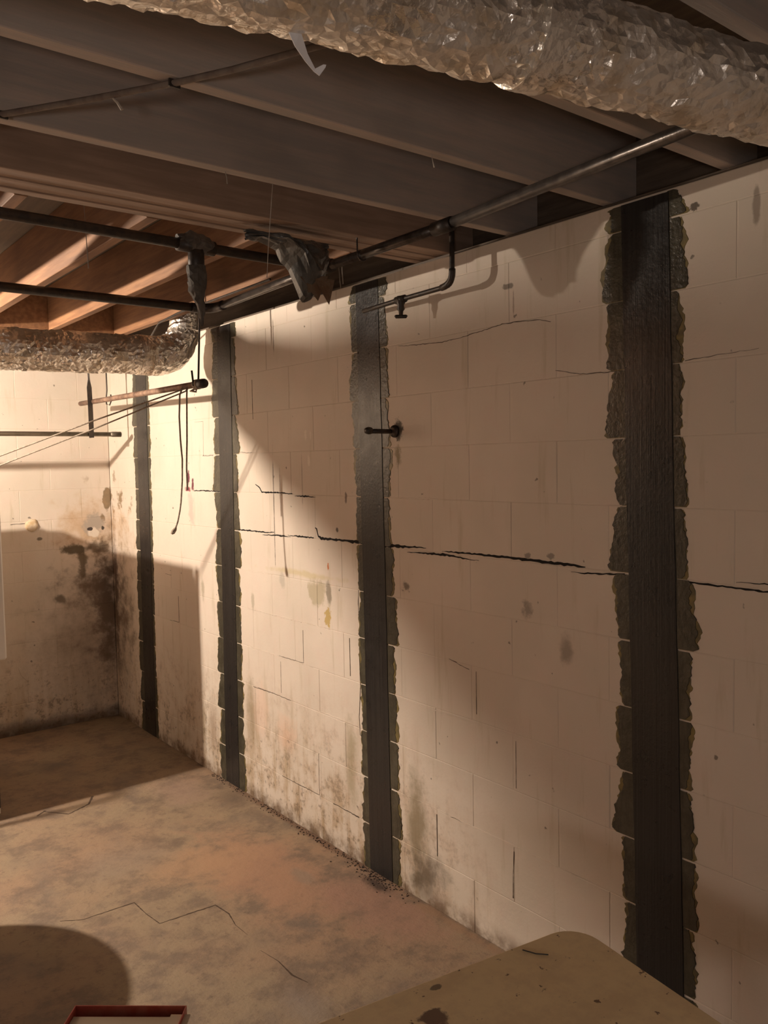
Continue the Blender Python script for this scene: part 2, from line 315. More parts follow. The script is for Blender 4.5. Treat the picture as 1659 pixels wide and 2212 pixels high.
HAIR=[[(3.91,1.839,.0035),(3.836,1.832,.003),(3.763,1.831,.002)],[(2.572,2.228,.0019),(2.46,2.22,.004),(2.301,2.212,.004),(2.202,2.217,.003),(2.007,2.236,.003),(1.954,2.234,.004),(1.851,2.229,.003),(1.793,2.213,.002)],
[(1.775,2.055,.002),(1.664,2.033,.002),(1.56,2.03,.003),(1.518,2.033,.003)],[(1.312,2.036,.003),(1.229,2.042,.002),(1.1,2.047,.001)],[(1.976,.387,.004),(1.98,.301,.003),(1.981,.216,.009)],
[(4.33,1.824,.004),(4.20,1.826,.004)],[(4.32,1.826,.002),(4.31,2.018,.002),(4.42,2.02,.001)],[(4.81,1.10,.003),(4.90,1.10,.002)],[(4.72,.98,.003),(4.72,.82,.003),(4.85,.815,.002)],[(3.747,2.0,.003),(3.747,2.20,.003)],
[(2.945,1.0,.004),(2.945,.83,.004)],[(3.324,.98,.003),(3.324,.82,.003),(3.55,.815,.003)],[(3.537,.79,.003),(3.537,.63,.003)],[(2.87,1.22,.001),(2.875,1.16,.006),(2.87,1.11,.001)],[(2.875,.93,.003),(2.87,.8,.007),(2.885,.66,.003),(2.88,.58,.002)],
[(3.82,.605,.005),(3.6,.612,.004),(3.45,.61,.002)],[(3.213,.41,.003),(3.213,.21,.003),(3.4,.205,.005),(3.55,.205,.003)],[(3.1,.205,.006),(2.9,.205,.008)],[(1.962,.79,.003),(1.962,.62,.003)],[(2.384,.39,.004),(2.384,.22,.003)],
[(2.30,1.02,.003),(2.19,1.0,.003)],[(2.155,1.0,.003),(2.155,.84,.004)]]
for i, pts in enumerate(CR): setp(obj('crack', ribbon(bmesh.new(), pts, 'x', XW+.001, .0022), M['crack'], wr), 'black open crack along a bed joint' if i == 6 else None)
bm = bmesh.new()
for pts in HAIR: ribbon(bm, [(a, b, w_*.8) for a, b, w_ in pts], 'x', XW+.001, .0016)
setp(obj('hairline_crack', bm, simple('hairline_dirt', (.10,.075,.055), .95), wr), kind='stuff')
# raised mortar smears in some joints
for (a, b, z) in [(3.93,3.6,6*C), (3.9,3.1,5*C), (3.85,3.25,4*C), (3.2,2.9,3*C+.005), (2.6,2.2,4*C-.008), (2.58,2.25,2*C), (2.3,1.7,2*C), (2.58,2.3,8*C)]:
    obj('mortar_smear', ribbon(bmesh.new(), [(a, z, .004), ((a+b)/2, z+random.uniform(-.003,.003), .009), (b, z, .002)], 'x', XW+.001, .002), M['wall'], wr)
# foam plug and raised sliver imitating a spot of light on the far wall
bm = bmesh.new(); bmesh.ops.create_icosphere(bm, subdivisions=3, radius=1)
for v in bm.verts:
    n = noise.noise(v.co*1.7)*.25; q = v.co*(1+n)
    v.co = Vector((1.575+q.x*.042, YB-.002+q.y*.018, 1.393+q.z*.04))
obj('foam_plug', bm, M['foam'], wb, True)['label'] = 'yellowish foam plug in the far wall'
obj('light_spot', ribbon(bmesh.new(), [(1.452,.45,.006), (1.475,.41,.035), (1.50,.37,.04), (1.51,.345,.008)], 'y', YB+.001, .003), M['wall'], wb)
setp(obj('crack', ribbon(bmesh.new(), [(1.44,1.405,.003),(1.53,1.408,.003)], 'y', YB+.001, .002), M['crack'], wb))
# floor cracks
for pts in [[(1.148,4.367,.012),(1.20,4.409,.014)],[(1.194,4.40,.008),(1.28,4.285,.010),(1.404,4.345,.012),(1.455,4.436,.014)],
            [(.93,3.28,.004),(1.0,3.232,.005),(1.208,3.224,.007),(1.212,3.109,.004),(1.225,3.009,.005),(1.365,2.999,.008),(1.453,2.993,.006),(1.465,2.90,.006),(1.446,2.808,.003),(1.449,2.72,.001)],[(1.436,2.60,.001),(1.452,2.50,.003),(1.447,2.40,.008),(1.466,2.33,.002)]]:
    obj('crack', ribbon(bmesh.new(), pts, 'z', 0, .0006), simple('floor_crack', (.07,.045,.03), .95), fl)

# ------------------------------------------------------------------ joists and beam
near = [(-1.195, 'behind the camera'), (-.8, 'behind the camera'), (-.4, 'behind the camera'), (.0, 'overhead'), (.4, 'overhead'), (.8, 'directly over the foil duct')]
lab = {1.2: 'dark wooden joist just beyond the large overhead foil duct', 1.585: 'dark wooden joist running between the foil duct and the middle of the near ceiling',
       1.985: 'dark wooden joist nearest before the laminated beam', .8: 'wooden joist directly above the large overhead foil duct', .4: 'wooden joist on the camera side of the large foil duct',
       0.: 'wooden joist straight above the camera', -.4: 'first wooden joist behind the camera', -.8: 'second wooden joist behind the camera', -1.2: 'third wooden joist behind the camera'}
for y, L in lab.items():
    o = empty('ceiling_joist', (0, y, 2.535), L, 'joist', 'near ceiling joists running to the strapped wall')
    obj('board', bx((-3.0, y-.019, 2.535), (XW+.139, y+.019, 2.774), .002), M['joist_x'], o)
bo = empty('laminated_beam', (0, 2.38, 2.535), 'laminated wooden beam of several plies dividing the two joist directions', 'beam')
for i in range(5):
    y0 = 2.283+.0405*i
    obj('ply', bx((-3.0, y0+.0012, 2.535+(.0, .003, .001, .004, .001)[i]), (XW+.139, y0+.0393, 2.774), .002), M['beam'], bo)
bl = {1.84: 'orange lit wooden joist nearest the strapped wall beyond the beam', 1.457: 'orange lit wooden joist in the middle beyond the beam, crossing above the hanging tee',
      1.07: 'orange lit wooden joist second from the left edge beyond the beam', .685: 'wooden joist at the left edge of the picture beyond the beam'}
for i in range(1, 9): bl[round(.685-.385*i, 3)] = ['first','second','third','fourth','fifth','sixth','seventh','eighth'][i-1] + ' wooden joist outside the left edge beyond the beam'
for x, L in bl.items():
    o = empty('back_joist', (x, 4.1, 2.535), L, 'joist', 'joists beyond the laminated beam running to the far wall')
    obj('board', bx((x-.019, 2.487, 2.535), (x+.019, YB+.138, 2.774), .002), M['joist_y'], o)
xs = sorted(bl)[-4:]
for (a, b, L) in [(.685,1.07,'wooden blocking board between the joists at the left edge above the far duct'), (1.07,1.457,'wooden blocking board between the two middle joists above the far duct'), (1.457,1.84,'wooden blocking board between the joists nearest the strapped wall')]:
    y = 4.82+(.04 if a > 1.2 else 0)
    setp(obj('joist_blocking', bx((a+.0195, y-.019, 2.536), (b-.0195, y+.019, 2.77), .002), M['joist_y']), L, 'board', 'blocking boards between the far joists')

# ------------------------------------------------------------------ carbon straps
straps = [ # (left y at z=0, left y at z=2.4, right y at z=0, right y at z=2.4, label, mean patch widths left/right)
 (1.462,1.520,1.302,1.362,'widest looking black carbon strap, nearest the camera, beside the table corner',.056,.045),
 (2.819,2.842,2.664,2.690,'second black carbon strap from the right, behind the small valve pipe and spigot',.045,.055),
 (4.153,4.108,4.003,3.960,'third black carbon strap from the right, beyond the diagonal shadow edge',.075,.062),
 (5.300,5.260,5.130,5.095,'narrowest looking carbon strap, nearest the far corner of the room',.075,.035)]
random.seed(11)
for yl0, yl1, yr0, yr1, L, wl, wrt in straps:
    o = empty('carbon_strap', (XW, (yl0+yr0)/2, 0), L, 'strap', 'vertical carbon fibre straps on the block wall')
    Yl = lambda z: yl0+(yl1-yl0)*z/2.4
    Yr = lambda z: yr0+(yr1-yr0)*z/2.4
    bm = bmesh.new(); n = 26; rows = []
    for i in range(n+1):
        z = .004+(TOP-.012)*i/n; j = random.uniform(-.0015,.0015)
        rows.append([bm.verts.new(p) for p in ((XW, Yl(z)+j, z), (XW-.0045, Yl(z)+j-.001, z), (XW-.0052, (Yl(z)+Yr(z))/2, z), (XW-.0045, Yr(z)+j+.001, z), (XW, Yr(z)+j, z))])
    for A, B in zip(rows, rows[1:]):
        for k in range(4): bm.faces.new((A[k], A[k+1], B[k+1], B[k]))
    bm.faces.new(rows[0]); bm.faces.new(rows[-1][::-1]); bmesh.ops.recalc_face_normals(bm, faces=bm.faces[:])
    obj('fabric_strip', bm, M['strap'], o)
    for side, Y, w0 in ((1, Yl, wl), (-1, Yr, wrt)):
        for k in range(13):
            z0, z1 = k*C+random.uniform(.001,.0045), min((k+1)*C, TOP-.004)-random.uniform(.001,.0045)
            if z1-z0 < .02: continue
            wa, wb_ = w0*random.uniform(.55,1.05), w0*random.uniform(.55,1.05)
            if random.random() < .3: wa *= 1.45
            for layer, (grow, th, mt, nm) in enumerate(((random.uniform(.003,.012), .0008, M['rim'], 'resin_rim'), (0, .0022, M['epoxy'], 'epoxy_patch'))):
                bm = bmesh.new(); n = 24; rows = []; ph = random.random()*50
                for i in range(n+1):
                    t = i/n; z = z0+(z1-z0)*t - (.002 if layer == 0 else 0)
                    ww = wa+(wb_-wa)*t + .016*noise.noise((ph, z*20, side)) + .008*noise.noise((ph, z*75, side)) + random.uniform(-.0022,.0022)
                    if i in (0, n): ww *= .8
                    ww = max(ww, .010)+grow*(0.3+.7*abs(math.sin(3*t+ph)))
                    yi = Y(z)-side*.003; yo = Y(z)+side*ww
                    rows.append([bm.verts.new(p) for p in ((XW-th, yi, z), (XW-th, yo-side*.002, z), (XW+.001, yo, z))])
                for A, B in zip(rows, rows[1:]):
                    for q in range(2): bm.faces.new((A[q], A[q+1], B[q+1], B[q]))
                bmesh.ops.recalc_face_normals(bm, faces=bm.faces[:])
                for f in bm.faces:
                    if f.normal.x > 0: f.normal_flip()
                obj(nm, bm, mt, o)
# mould crumbs at the foot of the second strap
bm = bmesh.new()
for i in range(240):
    y = random.gauss(2.74,.09); x = XW-abs(random.gauss(0,.035))-.004; s = random.uniform(.001,.0042)
    bmesh.ops.create_icosphere(bm, subdivisions=1, radius=s, matrix=Matrix.Translation((x, y, s*.4)) @ Matrix.Diagonal((1,1,.5,1)))
for i in range(260):
    y = random.uniform(2.9,4.3); x = XW-abs(random.gauss(0,.02))-.004; s = random.uniform(.001,.004)
    bmesh.ops.create_icosphere(bm, subdivisions=1, radius=s, matrix=Matrix.Translation((x, y, s*.4)))
setp(obj('wall_debris', bm, simple('black_crumbs', (.05,.035,.028), .9)), 'dark crumbs of dirt along the foot of the strapped wall', 'debris', kind='stuff')

# ------------------------------------------------------------------ foil ducts
def foil_tube(path, rad, seg, step, amp, seed):
    pts = [Vector(p) for p in path]; fine = []; rr = []
    for i in range(len(pts)-1):
        L = (pts[i+1]-pts[i]).length; n = max(1, int(L/step))
        for k in range(n): fine.append(pts[i].lerp(pts[i+1], k/n)); rr.append(rad[i]+(rad[i+1]-rad[i])*k/n)
    fine.append(pts[-1]); rr.append(rad[-1])
    bm = bmesh.new(); rings = []; up = Vector((0,0,1)); n = len(fine)
    rnd = random.Random(seed)
    for i, p in enumerate(fine):
        t = (fine[min(i+1,n-1)]-fine[max(0,i-1)]).normalized(); a = t.cross(up).normalized(); b = a.cross(t); up = b if abs(t.z) > .5 else up
        ring = []
        for k in range(seg):
            th = 2*math.pi*k/seg; dr = math.cos(th)*a+math.sin(th)*b; q = p+dr*rr[i]
            h = noise.noise(q*34+Vector((seed,0,0)))*.6+abs(noise.noise(q*75))*-.5+noise.noise(q*9)*.7+rnd.uniform(-.35,.35)
            ring.append(bm.verts.new(q+dr*h*amp+t*rnd.uniform(-.3,.3)*step))
        rings.append(ring)
    for i in range(n-1):
        for k in range(seg):
            v = (rings[i][k], rings[i][(k+1)%seg], rings[i+1][(k+1)%seg], rings[i+1][k])
            if rnd.random() < .5: bm.faces.new((v[0],v[1],v[2])); bm.faces.new((v[0],v[2],v[3]))
            else: bm.faces.new((v[0],v[1],v[3])); bm.faces.new((v[1],v[2],v[3]))
    bm.faces.new(rings[0][::-1]); bm.faces.new(rings[-1])
    bmesh.ops.recalc_face_normals(bm, faces=bm.faces[:]); return bm
def clampband(name, c, ax, rad, width, mat, parent, x=.004):
    ax = Vector(ax).normalized(); c = Vector(c)
    return obj(name, foil_tube([c-ax*width/2, c, c+ax*width/2], [rad+x]*3, 36, .006, .0015, 5), mat, parent)
bd = empty('foil_duct', (1.0, .884, 2.42), 'large crumpled silver foil duct overhead at the top right', 'duct', None)
yy = lambda x: 1.083-.199*x
def on(x, dz=0): return (x, yy(x), 2.42+dz)
obj('foil_sleeve', foil_tube([on(-2.9,-.005), on(-.5,-.004), on(.3), on(1.0,.0), on(2.1,-.002)], [.100,.092,.085,.075,.076], 40, .0135, .0085, 3), M['foil'], bd)
clampband('seam_tape', on(1.0), (1,-.199,0), .078, .05, M['foil'], bd)
clampband('seam_tape', on(.1), (1,-.199,0), .087, .05, M['foil'], bd)
bm = bmesh.new()
fp = [((.60,.955,2.352),.006),((.625,.962,2.336),.022),((.645,.972,2.320),.010),((.662,.978,2.310),.004),((.672,.976,2.312),.016),((.678,.974,2.318),.004)]
rows = []
for i,(q,wd) in enumerate(fp):
    q = Vector(q); s = Vector((.3,-.2,1)).normalized()*wd
    rows.append([bm.verts.new(q-s*.5), bm.verts.new(q-s*.5+Vector((0,-.0015,0))), bm.verts.new(q+s*.5+Vector((0,-.0015,0))), bm.verts.new(q+s*.5)])
for A,B in zip(rows, rows[1:]):
    for k in range(4): bm.faces.new((A[k],A[(k+1)%4],B[(k+1)%4],B[k]))
bm.faces.new(rows[0]); bm.faces.new(rows[-1][::-1]); bmesh.ops.recalc_face_normals(bm, faces=bm.faces[:])
obj('loose_tape_end', bm, M['white'], bd)['label'] = 'loose shiny white tape end hanging from the duct'
fd = empty('foil_duct', (1.0, 4.2, 2.33), 'smaller crumpled foil duct near the far wall with an elbow turning up', 'duct')
el = arc((1.80,4.2,2.352), (1.955,4.19,2.36), (1.955,4.17,2.55), 7)
obj('foil_sleeve', foil_tube([(-2.9,4.2,2.25), (-.4,4.2,2.288), (.15,4.2,2.288), (.62,4.2,2.298), (1.0,4.2,2.335), (1.5,4.2,2.345)] + el[:-1], [.088,.080,.080,.091,.10,.10]+[.100,.098,.096,.094,.09,.085,.08], 40, .014, .009, 9), M['foil'], fd)
obj('foil_elbow_top', foil_tube([el[-2], (1.955,4.165,2.6), (1.955,4.16,2.72)], [.08,.075,.075], 32, .014, .004, 4), M['foil'], fd)
clampband('seam_tape', (1.72,4.2,2.35), (1,0,0), .1, .05, M['foil'], fd)
# loose wire beside the elbow
setp(obj('thin_wire', tb([(1.84,4.42,2.44),(1.80,4.15,2.515),(1.795,3.9,2.528),(1.79,3.0,2.529)], .005, 6), M['iron']), 'thin dark wire running from the joists to the far duct elbow', 'wire')

# ------------------------------------------------------------------ pipes
pm = empty('ceiling_pipe', (1.745, 1.2, 2.48), 'long grey pipe under the joists running beside the strapped wall', 'pipe')
obj('pipe_run', tb([(1.745,-1.45,2.517),(1.745,.85,2.517),(1.745,1.90,2.483)], .0165, 16), M['pipe'], pm, True)
obj('coupling', tb([(1.745,1.86,2.482),(1.745,1.94,2.482)], .0215, 16), M['iron'], pm, True)
obj('pipe_run', tb([(1.745,1.94,2.482),(1.745,2.18,2.482),(1.745,2.30,2.482)], .0165, 16), M['pipe'], pm, True)
obj('tee_fitting', tube(tb([(1.745,2.49,2.482),(1.745,2.60,2.482)], .023, 16), [(1.745,2.545,2.482),(1.69,2.545,2.482)], .023, 16), M['iron'], pm, True)
obj('pipe_run', tb([(1.745,2.30,2.482),(1.745,2.8,2.482),(1.76,3.36,2.478)], .0165, 16), M['pipe'], pm, True)
obj('elbow_fitting', tb([(1.76,3.36,2.478)]+arc((1.762,3.38,2.478),(1.765,3.47,2.476),(1.68,3.472,2.476),6)+[(1.66,3.472,2.476)], .0215, 14), M['iron'], pm, True)
for yv in (2.31,):
    obj('pipe_hanger', tube(tb([(1.745+.0205*math.cos(a), yv, 2.482+.0205*math.sin(a)) for a in [math.pi*k/8 for k in range(8, 17)]], .0028, 6), [(1.7245,yv,2.482),(1.7235,yv,2.536)], .0028, 6), M['iron'], pm)
px_ = empty('cross_pipe', (.8, 3.48, 2.478), 'black pipe crossing under the orange joists, lower of the two, ending at the wall pipe', 'pipe')
obj('pipe_run', tb([(-2.95,3.50,2.47),(.5,3.482,2.478),(1.66,3.472,2.476)], .019, 14), M['iron'], px_, True)
px2 = empty('cross_pipe', (.8, 2.53, 2.48), 'black pipe crossing just beyond the laminated beam with a hanging tee', 'pipe')
obj('pipe_run', tb([(-2.95,2.50,2.488),(.6,2.515,2.486),(1.69,2.545,2.482)], .0165, 14), M['iron'], px2, True)
bm = tb([(1.17,2.53,2.484),(1.30,2.535,2.484)], [.024,.024], 14); tube(bm, [(1.235,2.533,2.49),(1.235,2.535,2.40),(1.237,2.536,2.395),(1.237,2.536,2.35)], [.027,.027,.022,.02], 14)
obj('tee_fitting', bm, M['iron'], px2, True)
bm = foil_tube([(1.235,2.535,2.42),(1.238,2.54,2.34),(1.248,2.54,2.285),(1.256,2.545,2.23)], [.030,.026,.016,.004], 14, .012, .008, 21)
obj('dust_rags', bm, M['insul'], px2)
bm = foil_tube([(1.17,2.53,2.49),(1.21,2.53,2.496),(1.25,2.53,2.490),(1.30,2.535,2.485)], [.019,.030,.031,.018], 16, .012, .012, 22)
obj('dust_rags', bm, M['insul'], px2)
def near_beam(x, y, z):
    return (x*.955, y*.955, 1.77+(z-1.77)*.955+.036*min(1, max(0, (z-2.33)/.19)))
# torn insulation sheet hanging under the beam end
hi = empty('hanging_insulation', (1.55, 2.42, 2.5), 'torn grey insulation sheet hanging under the beam next to the wall pipe', 'insulation')
bm = bmesh.new(); nx, nz = 26, 16; g = {}
for i in range(nx+1):
    for k in range(nz+1):
        u_, v_ = i/nx, k/nz
        depth = .03+.155*math.exp(-((u_-.70)/.24)**2)+.02*noise.noise((u_*9, 3, 1))
        for s in (0, 1):
            x = 1.40+.34*u_+.012*noise.noise((u_*5, v_*5, 2)); z = 2.52-depth*v_+.006*noise.noise((u_*8, v_*8, 5))
            y = 2.505-.10*math.sin(math.pi*min(1,v_*1.0))*math.sin(math.pi*u_)+.02*noise.noise((u_*6, v_*7, 9))-.002*s
            g[i,k,s] = bm.verts.new(near_beam(x, y, z))
for s in (0,1):
    for i in range(nx):
        for k in range(nz):
            q = (g[i,k,s], g[i+1,k,s], g[i+1,k+1,s], g[i,k+1,s]); bm.faces.new(q if s else q[::-1])
for i in range(nx):
    for k in (0, nz): bm.faces.new((g[i,k,0], g[i+1,k,0], g[i+1,k,1], g[i,k,1]))
bmesh.ops.recalc_face_normals(bm, faces=bm.faces[:])
obj('plastic_sheet', bm, simple('grey_film', (.10,.10,.095), .28, 0, (.05,.048,.045), 22, bump=.6), hi)
bm = bmesh.new()
for (a, b, c_) in [((1.55,2.45,2.40),(1.66,2.44,2.41),(1.615,2.44,2.335)), ((1.60,2.44,2.40),(1.68,2.43,2.40),(1.655,2.43,2.325)), ((1.57,2.445,2.42),(1.60,2.44,2.36),(1.575,2.44,2.355))]:
    for dx in (0, .002):
        f = [bm.verts.new(Vector(near_beam(*q))+Vector((.03,dx,0))) for q in (a,b,c_)]; bm.faces.new(f)
obj('torn_paper', bm, M['paper'], hi)
# valve pipe
vp = empty('valve_pipe', (2.0, 2.2, 2.4), 'thin dark pipe with a small shutoff valve dropping from the ceiling by the second strap', 'pipe')
obj('pipe_run', tb([(2.008,2.143,2.774),(2.008,2.143,2.42)]+arc((2.008,2.143,2.415),(2.008,2.143,2.382),(2.009,2.18,2.380),5)+[(2.015,2.434,2.378),(2.03,2.60,2.378),(2.04,2.70,2.378)], .0092, 10), M['iron'], vp, True)
obj('elbow_fitting', tb([(2.008,2.143,2.435)]+arc((2.008,2.143,2.425),(2.008,2.143,2.382),(2.009,2.20,2.380),6), .012, 10), M['iron'], vp, True)
vb = obj('valve_body', tube(tb([(2.015,2.434,2.39),(2.015,2.434,2.365),(2.015,2.434,2.356),(2.015,2.434,2.342),(2.015,2.434,2.334),(2.015,2.434,2.312)], [.014,.017,.012,.015,.009,.006], 14), [(2.014,2.408,2.378),(2.016,2.460,2.378)], .0145, 12), M['iron'], vp, True)
obj('valve_handle', tb([(1.9975,2.4485,2.313),(2.000,2.4465,2.315),(2.030,2.4215,2.315),(2.0325,2.4195,2.313)], [.005,.007,.007,.005], 10), M['iron'], vb, True)
# spigot stub in the wall
sp = empty('wall_spigot', (XW, 2.61, 1.893), 'short black pipe stub sticking out of the wall beside the second strap', 'spigot')
obj('stub_pipe', tb([(XW-.002,2.61,1.893),(1.995,2.612,1.893)], .0095, 12), M['iron'], sp, True)
obj('wall_flange', tb([(XW-.001,2.60,1.893),(XW-.010,2.60,1.893),(XW-.016,2.60,1.893)], [.026,.024,.012], 18), M['iron'], sp, True)
obj('end_cap', tb([(2.00,2.612,1.895),(1.985,2.612,1.895),(1.972,2.612,1.895)], [.013,.015,.011], 12), M['iron'], sp, True)

# ------------------------------------------------------------------ hanging rods and clothes lines
r2_ = empty('hanging_rod', (1.80, 4.6, 2.17), 'rusty rod hung along the strapped wall with rope tied at its near end', 'rod')
A, B = Vector((1.772,3.62,2.155)), Vector((1.862,5.60,2.195))
obj('rod_tube', tb([A, A.lerp(B,.3), A.lerp(B,.7), B], .0155, 14), M['rust'], r2_, True)
obj('end_hook', tb([B]+arc(B, B+Vector((.0,.05,.01)), B+Vector((-.01,.045,.05)), 5), .012, 8), M['rust'], r2_, True)
obj('near_cap', tb([A+(A-B).normalized()*.035, A+(A-B).normalized()*.03, A, A+(B-A).normalized()*.03], [.014,.022,.023,.021], 14), M['iron'], r2_, True)
obj('hanger_wire', tb([(1.80,3.66,2.66),(1.788,3.66,2.40),(1.775,3.66,2.165),(1.765,3.66,2.135),(1.752,3.665,2.15),(1.750,3.675,2.22)], .005, 8), M['iron'], r2_, True)
obj('hanger_wire', tb([(1.84,5.05,2.535),(1.842,5.05,2.24),(1.835,5.05,2.19),(1.836,5.05,2.155),(1.855,5.05,2.150),(1.868,5.05,2.18),(1.864,5.05,2.215)], .0042, 8), M['iron'], r2_, True)
r1_ = empty('hanging_rod', (1.5, 5.33, 1.983), 'straight grey rod hanging crosswise in front of the far wall', 'rod')
obj('rod_tube', tb([(-.9,5.33,1.983),(.5,5.33,1.983),(1.98,5.33,1.983)], .0145, 14), M['galv'], r1_, True)
obj('end_cap', tb([(1.955,5.33,1.983),(1.97,5.33,1.983),(2.024,5.33,1.983)], [.015,.0175,.0175], 14), M['galv'], r1_, True)
bm = bmesh.new(); rows = []
for i in range(15):
    t = i/14; z = 2.70-t*.74; tw = math.radians(90)*(1-min(1, max(0, (2.38-z)/.10))) if z < 2.45 else math.radians(90)
    wd = .015 if z < 2.33 else .011; ca, sa = math.cos(tw), math.sin(tw)
    q = Vector((1.815+.012*min(1,t*1.3), 5.33-.020, z)); s = Vector((ca, sa, 0))*wd; n_ = Vector((-sa, ca, 0))*.0018
    rows.append([bm.verts.new(q+a_*s+b_*n_) for a_, b_ in ((-1,-1),(1,-1),(1,1),(-1,1))])
for R0, R1 in zip(rows, rows[1:]):
    for k in range(4): bm.faces.new((R0[k],R0[(k+1)%4],R1[(k+1)%4],R1[k]))
bm.faces.new(rows[0]); bm.faces.new(rows[-1][::-1]); bmesh.ops.recalc_face_normals(bm, faces=bm.faces[:])
obj('twisted_hanger', bm, M['iron'], r1_)
obj('hanger_loop', tb([(1.828,5.31,1.966),(1.828,5.318,1.963),(1.828,5.348,1.963),(1.828,5.352,1.99)], .004, 8), M['iron'], r1_, True)
def sag(a, b, s, n=14):
    a, b = Vector(a), Vector(b); return [a.lerp(b, i/n)-Vector((0,0,s*4*(i/n)*(1-i/n))) for i in range(n+1)]
def rope(name, pts, rad, L, g=None):
    return setp(obj(name, tb(pts, rad, 8), M['rope'], None, True), L, 'rope', g)
rope('clothes_line', [(1.715,3.655,2.14),(1.70,3.66,2.130),(1.365,3.965,1.988),(1.028,4.273,1.834),(.90,4.39,1.775),(.78,4.50,1.712),(.45,4.80,1.697)], .0036, 'upper of the two light clothes lines stretched leftward from the rod')
rope('clothes_line', [(1.712,3.645,2.13),(1.70,3.645,2.118),(1.371,3.969,1.951),(1.036,4.304,1.790),(.93,4.40,1.745),(.80,4.53,1.700),(.50,4.90,1.697)], .0036, 'lower of the two light clothes lines stretched leftward from the rod')
rope('hanging_rope', [(1.690,3.65,2.14),(1.674,3.65,2.10),(1.668,3.65,2.0),(1.670,3.65,1.892),(1.676,3.65,1.80),(1.672,3.65,1.70),(1.662,3.65,1.60),(1.655,3.65,1.56),(1.643,3.65,1.51),(1.630,3.65,1.478)], .0042, 'longer loose rope hanging from the near rod end, frayed at the tip')
rope('hanging_rope', [(1.712,3.65,2.14),(1.709,3.65,2.10),(1.703,3.65,1.893),(1.696,3.65,1.762),(1.697,3.65,1.657)], .0042, 'shorter straight rope hanging from the near rod end')
bm = bmesh.new()
for dx in (0,.012,.024,.036):
    c0 = A.lerp(B, .0)+(B-A).normalized()*(.03+dx)
    tube(bm, [c0+Vector((math.cos(a)*.0195, 0, math.sin(a)*.0195)) for a in [2*math.pi*k/14 for k in range(15)]], .0055, 6)
tube(bm, [c0+Vector((0,0,-.018)), c0+Vector((-.01,-.02,-.036)), c0+Vector((-.02,.02,-.030)), c0+Vector((0,0,-.018))], .005, 6)
setp(obj('rope_knot', bm, M['rope'], None, True), 'rope coil knotted round the near end of the rusty rod', 'rope')
bm = tb([(1.633,3.65,1.484),(1.628,3.65,1.474),(1.618,3.65,1.462),(1.610,3.65,1.455)], [.005,.009,.011,.006], 8)
rp = obj('frayed_end', bm, M['rope']); rp.parent = bpy.data.objects['hanging_rope']

# ------------------------------------------------------------------ cable and cobwebs
cb = empty('ceiling_cable', (.66, 1.7, 2.53), 'dusty cable stapled diagonally under the near joists', 'cable')
obj('cable_run', tb([(.36,2.20,2.5275),(.497,1.933,2.5275),(.629,1.742,2.5275),(.736,1.575,2.5275),(.80,1.462,2.5275),(.879,1.295,2.5275),(.93,1.20,2.5275)], .0065, 10), M['cable'], cb, True)
obj('hanging_dust', tb([(.655,1.70,2.521),(.665,1.70,2.514),(.672,1.695,2.500)], [.002,.003,.0035], 6), M['cobweb'], cb)
for (x, y) in ((.50,1.93), (.735,1.58)): obj('cable_staple', bx((x-.012,y-.003,2.519),(x+.012,y+.003,2.5352),.001), M['iron'], cb)
setp(obj('cobweb_and_streak', tb([(1.209,2.00,2.536),(1.20,2.0,2.45),(1.19,2.0,2.36),(1.183,2.0,2.279)], .0011, 5), M['cobweb']), 'single thin strand imitating a lens streak, hanging from the joist before the beam', 'cobweb', 'hanging cobweb strands')  # strand put in where a bright lens streak runs
random.seed(5)
for (x, y, z, h, L) in [(1.06,1.99,2.535,.03,'tiny cobweb tuft under the joist before the beam, left of the strand'), (1.42,1.585,2.535,.03,'tiny cobweb tuft under the middle near joist, towards the wall'),
                        (1.93,2.7,2.774,.30,'short cobweb strand hanging in the bay beside the second strap'), (2.02,2.85,2.774,.28,'short cobweb strand hanging by the wall just beyond the second strap'), (1.0,2.9,2.774,.32,'long loose cobweb strand between the two black cross pipes')]:
    setp(obj('cobweb_and_streak', tb([(x,y,z),(x+.004,y,z-h*.5),(x+random.uniform(-.02,.02),y,z-h)], [.001,.0012,.002], 5), M['cobweb']), L, 'cobweb', 'hanging cobweb strands')

# ------------------------------------------------------------------ table (rotated a little off the wall)
tt = empty('folding_table', (0,0,0), 'worn beige laminate table with rounded corners at the bottom right', 'table')
ang = math.radians(-8.6); c_, s_ = math.cos(ang), math.sin(ang)
K = Vector((1.412, 1.139))
def T(a, b, z): # a = along the table away from the wall (-x), b = towards the camera (-y)
    v = Vector((-a, -b)); return (K.x+v.x*c_-v.y*s_, K.y+v.x*s_+v.y*c_, z)
LA, LB_, R_ = 1.52, .76, .07
def rr_outline(z, ins=0):
    o = []
    for (ca, cb_, a0) in ((R_,R_,180),(LA-R_,R_,270),(LA-R_,LB_-R_,0),(R_,LB_-R_,90)):
        for k in range(8):
            th = math.radians(a0+90*k/7); o.append(T(ca+(R_-ins)*math.cos(th), cb_+(R_-ins)*math.sin(th), z))
    return o
bm = bmesh.new(); rings = [[bm.verts.new(q) for q in rr_outline(z, i)] for z, i in ((.722,.004),(.726,0),(.745,0),(.749,.0015),(.750,.004))]
for X_, Y_ in zip(rings, rings[1:]):
    n = len(X_)
    for k in range(n): bm.faces.new((X_[k], X_[(k+1)%n], Y_[(k+1)%n], Y_[k]))
bm.faces.new(rings[0][::-1]); bm.faces.new(rings[-1]); bmesh.ops.recalc_face_normals(bm, faces=bm.faces[:])
obj('tabletop', bm, M['table'], tt)
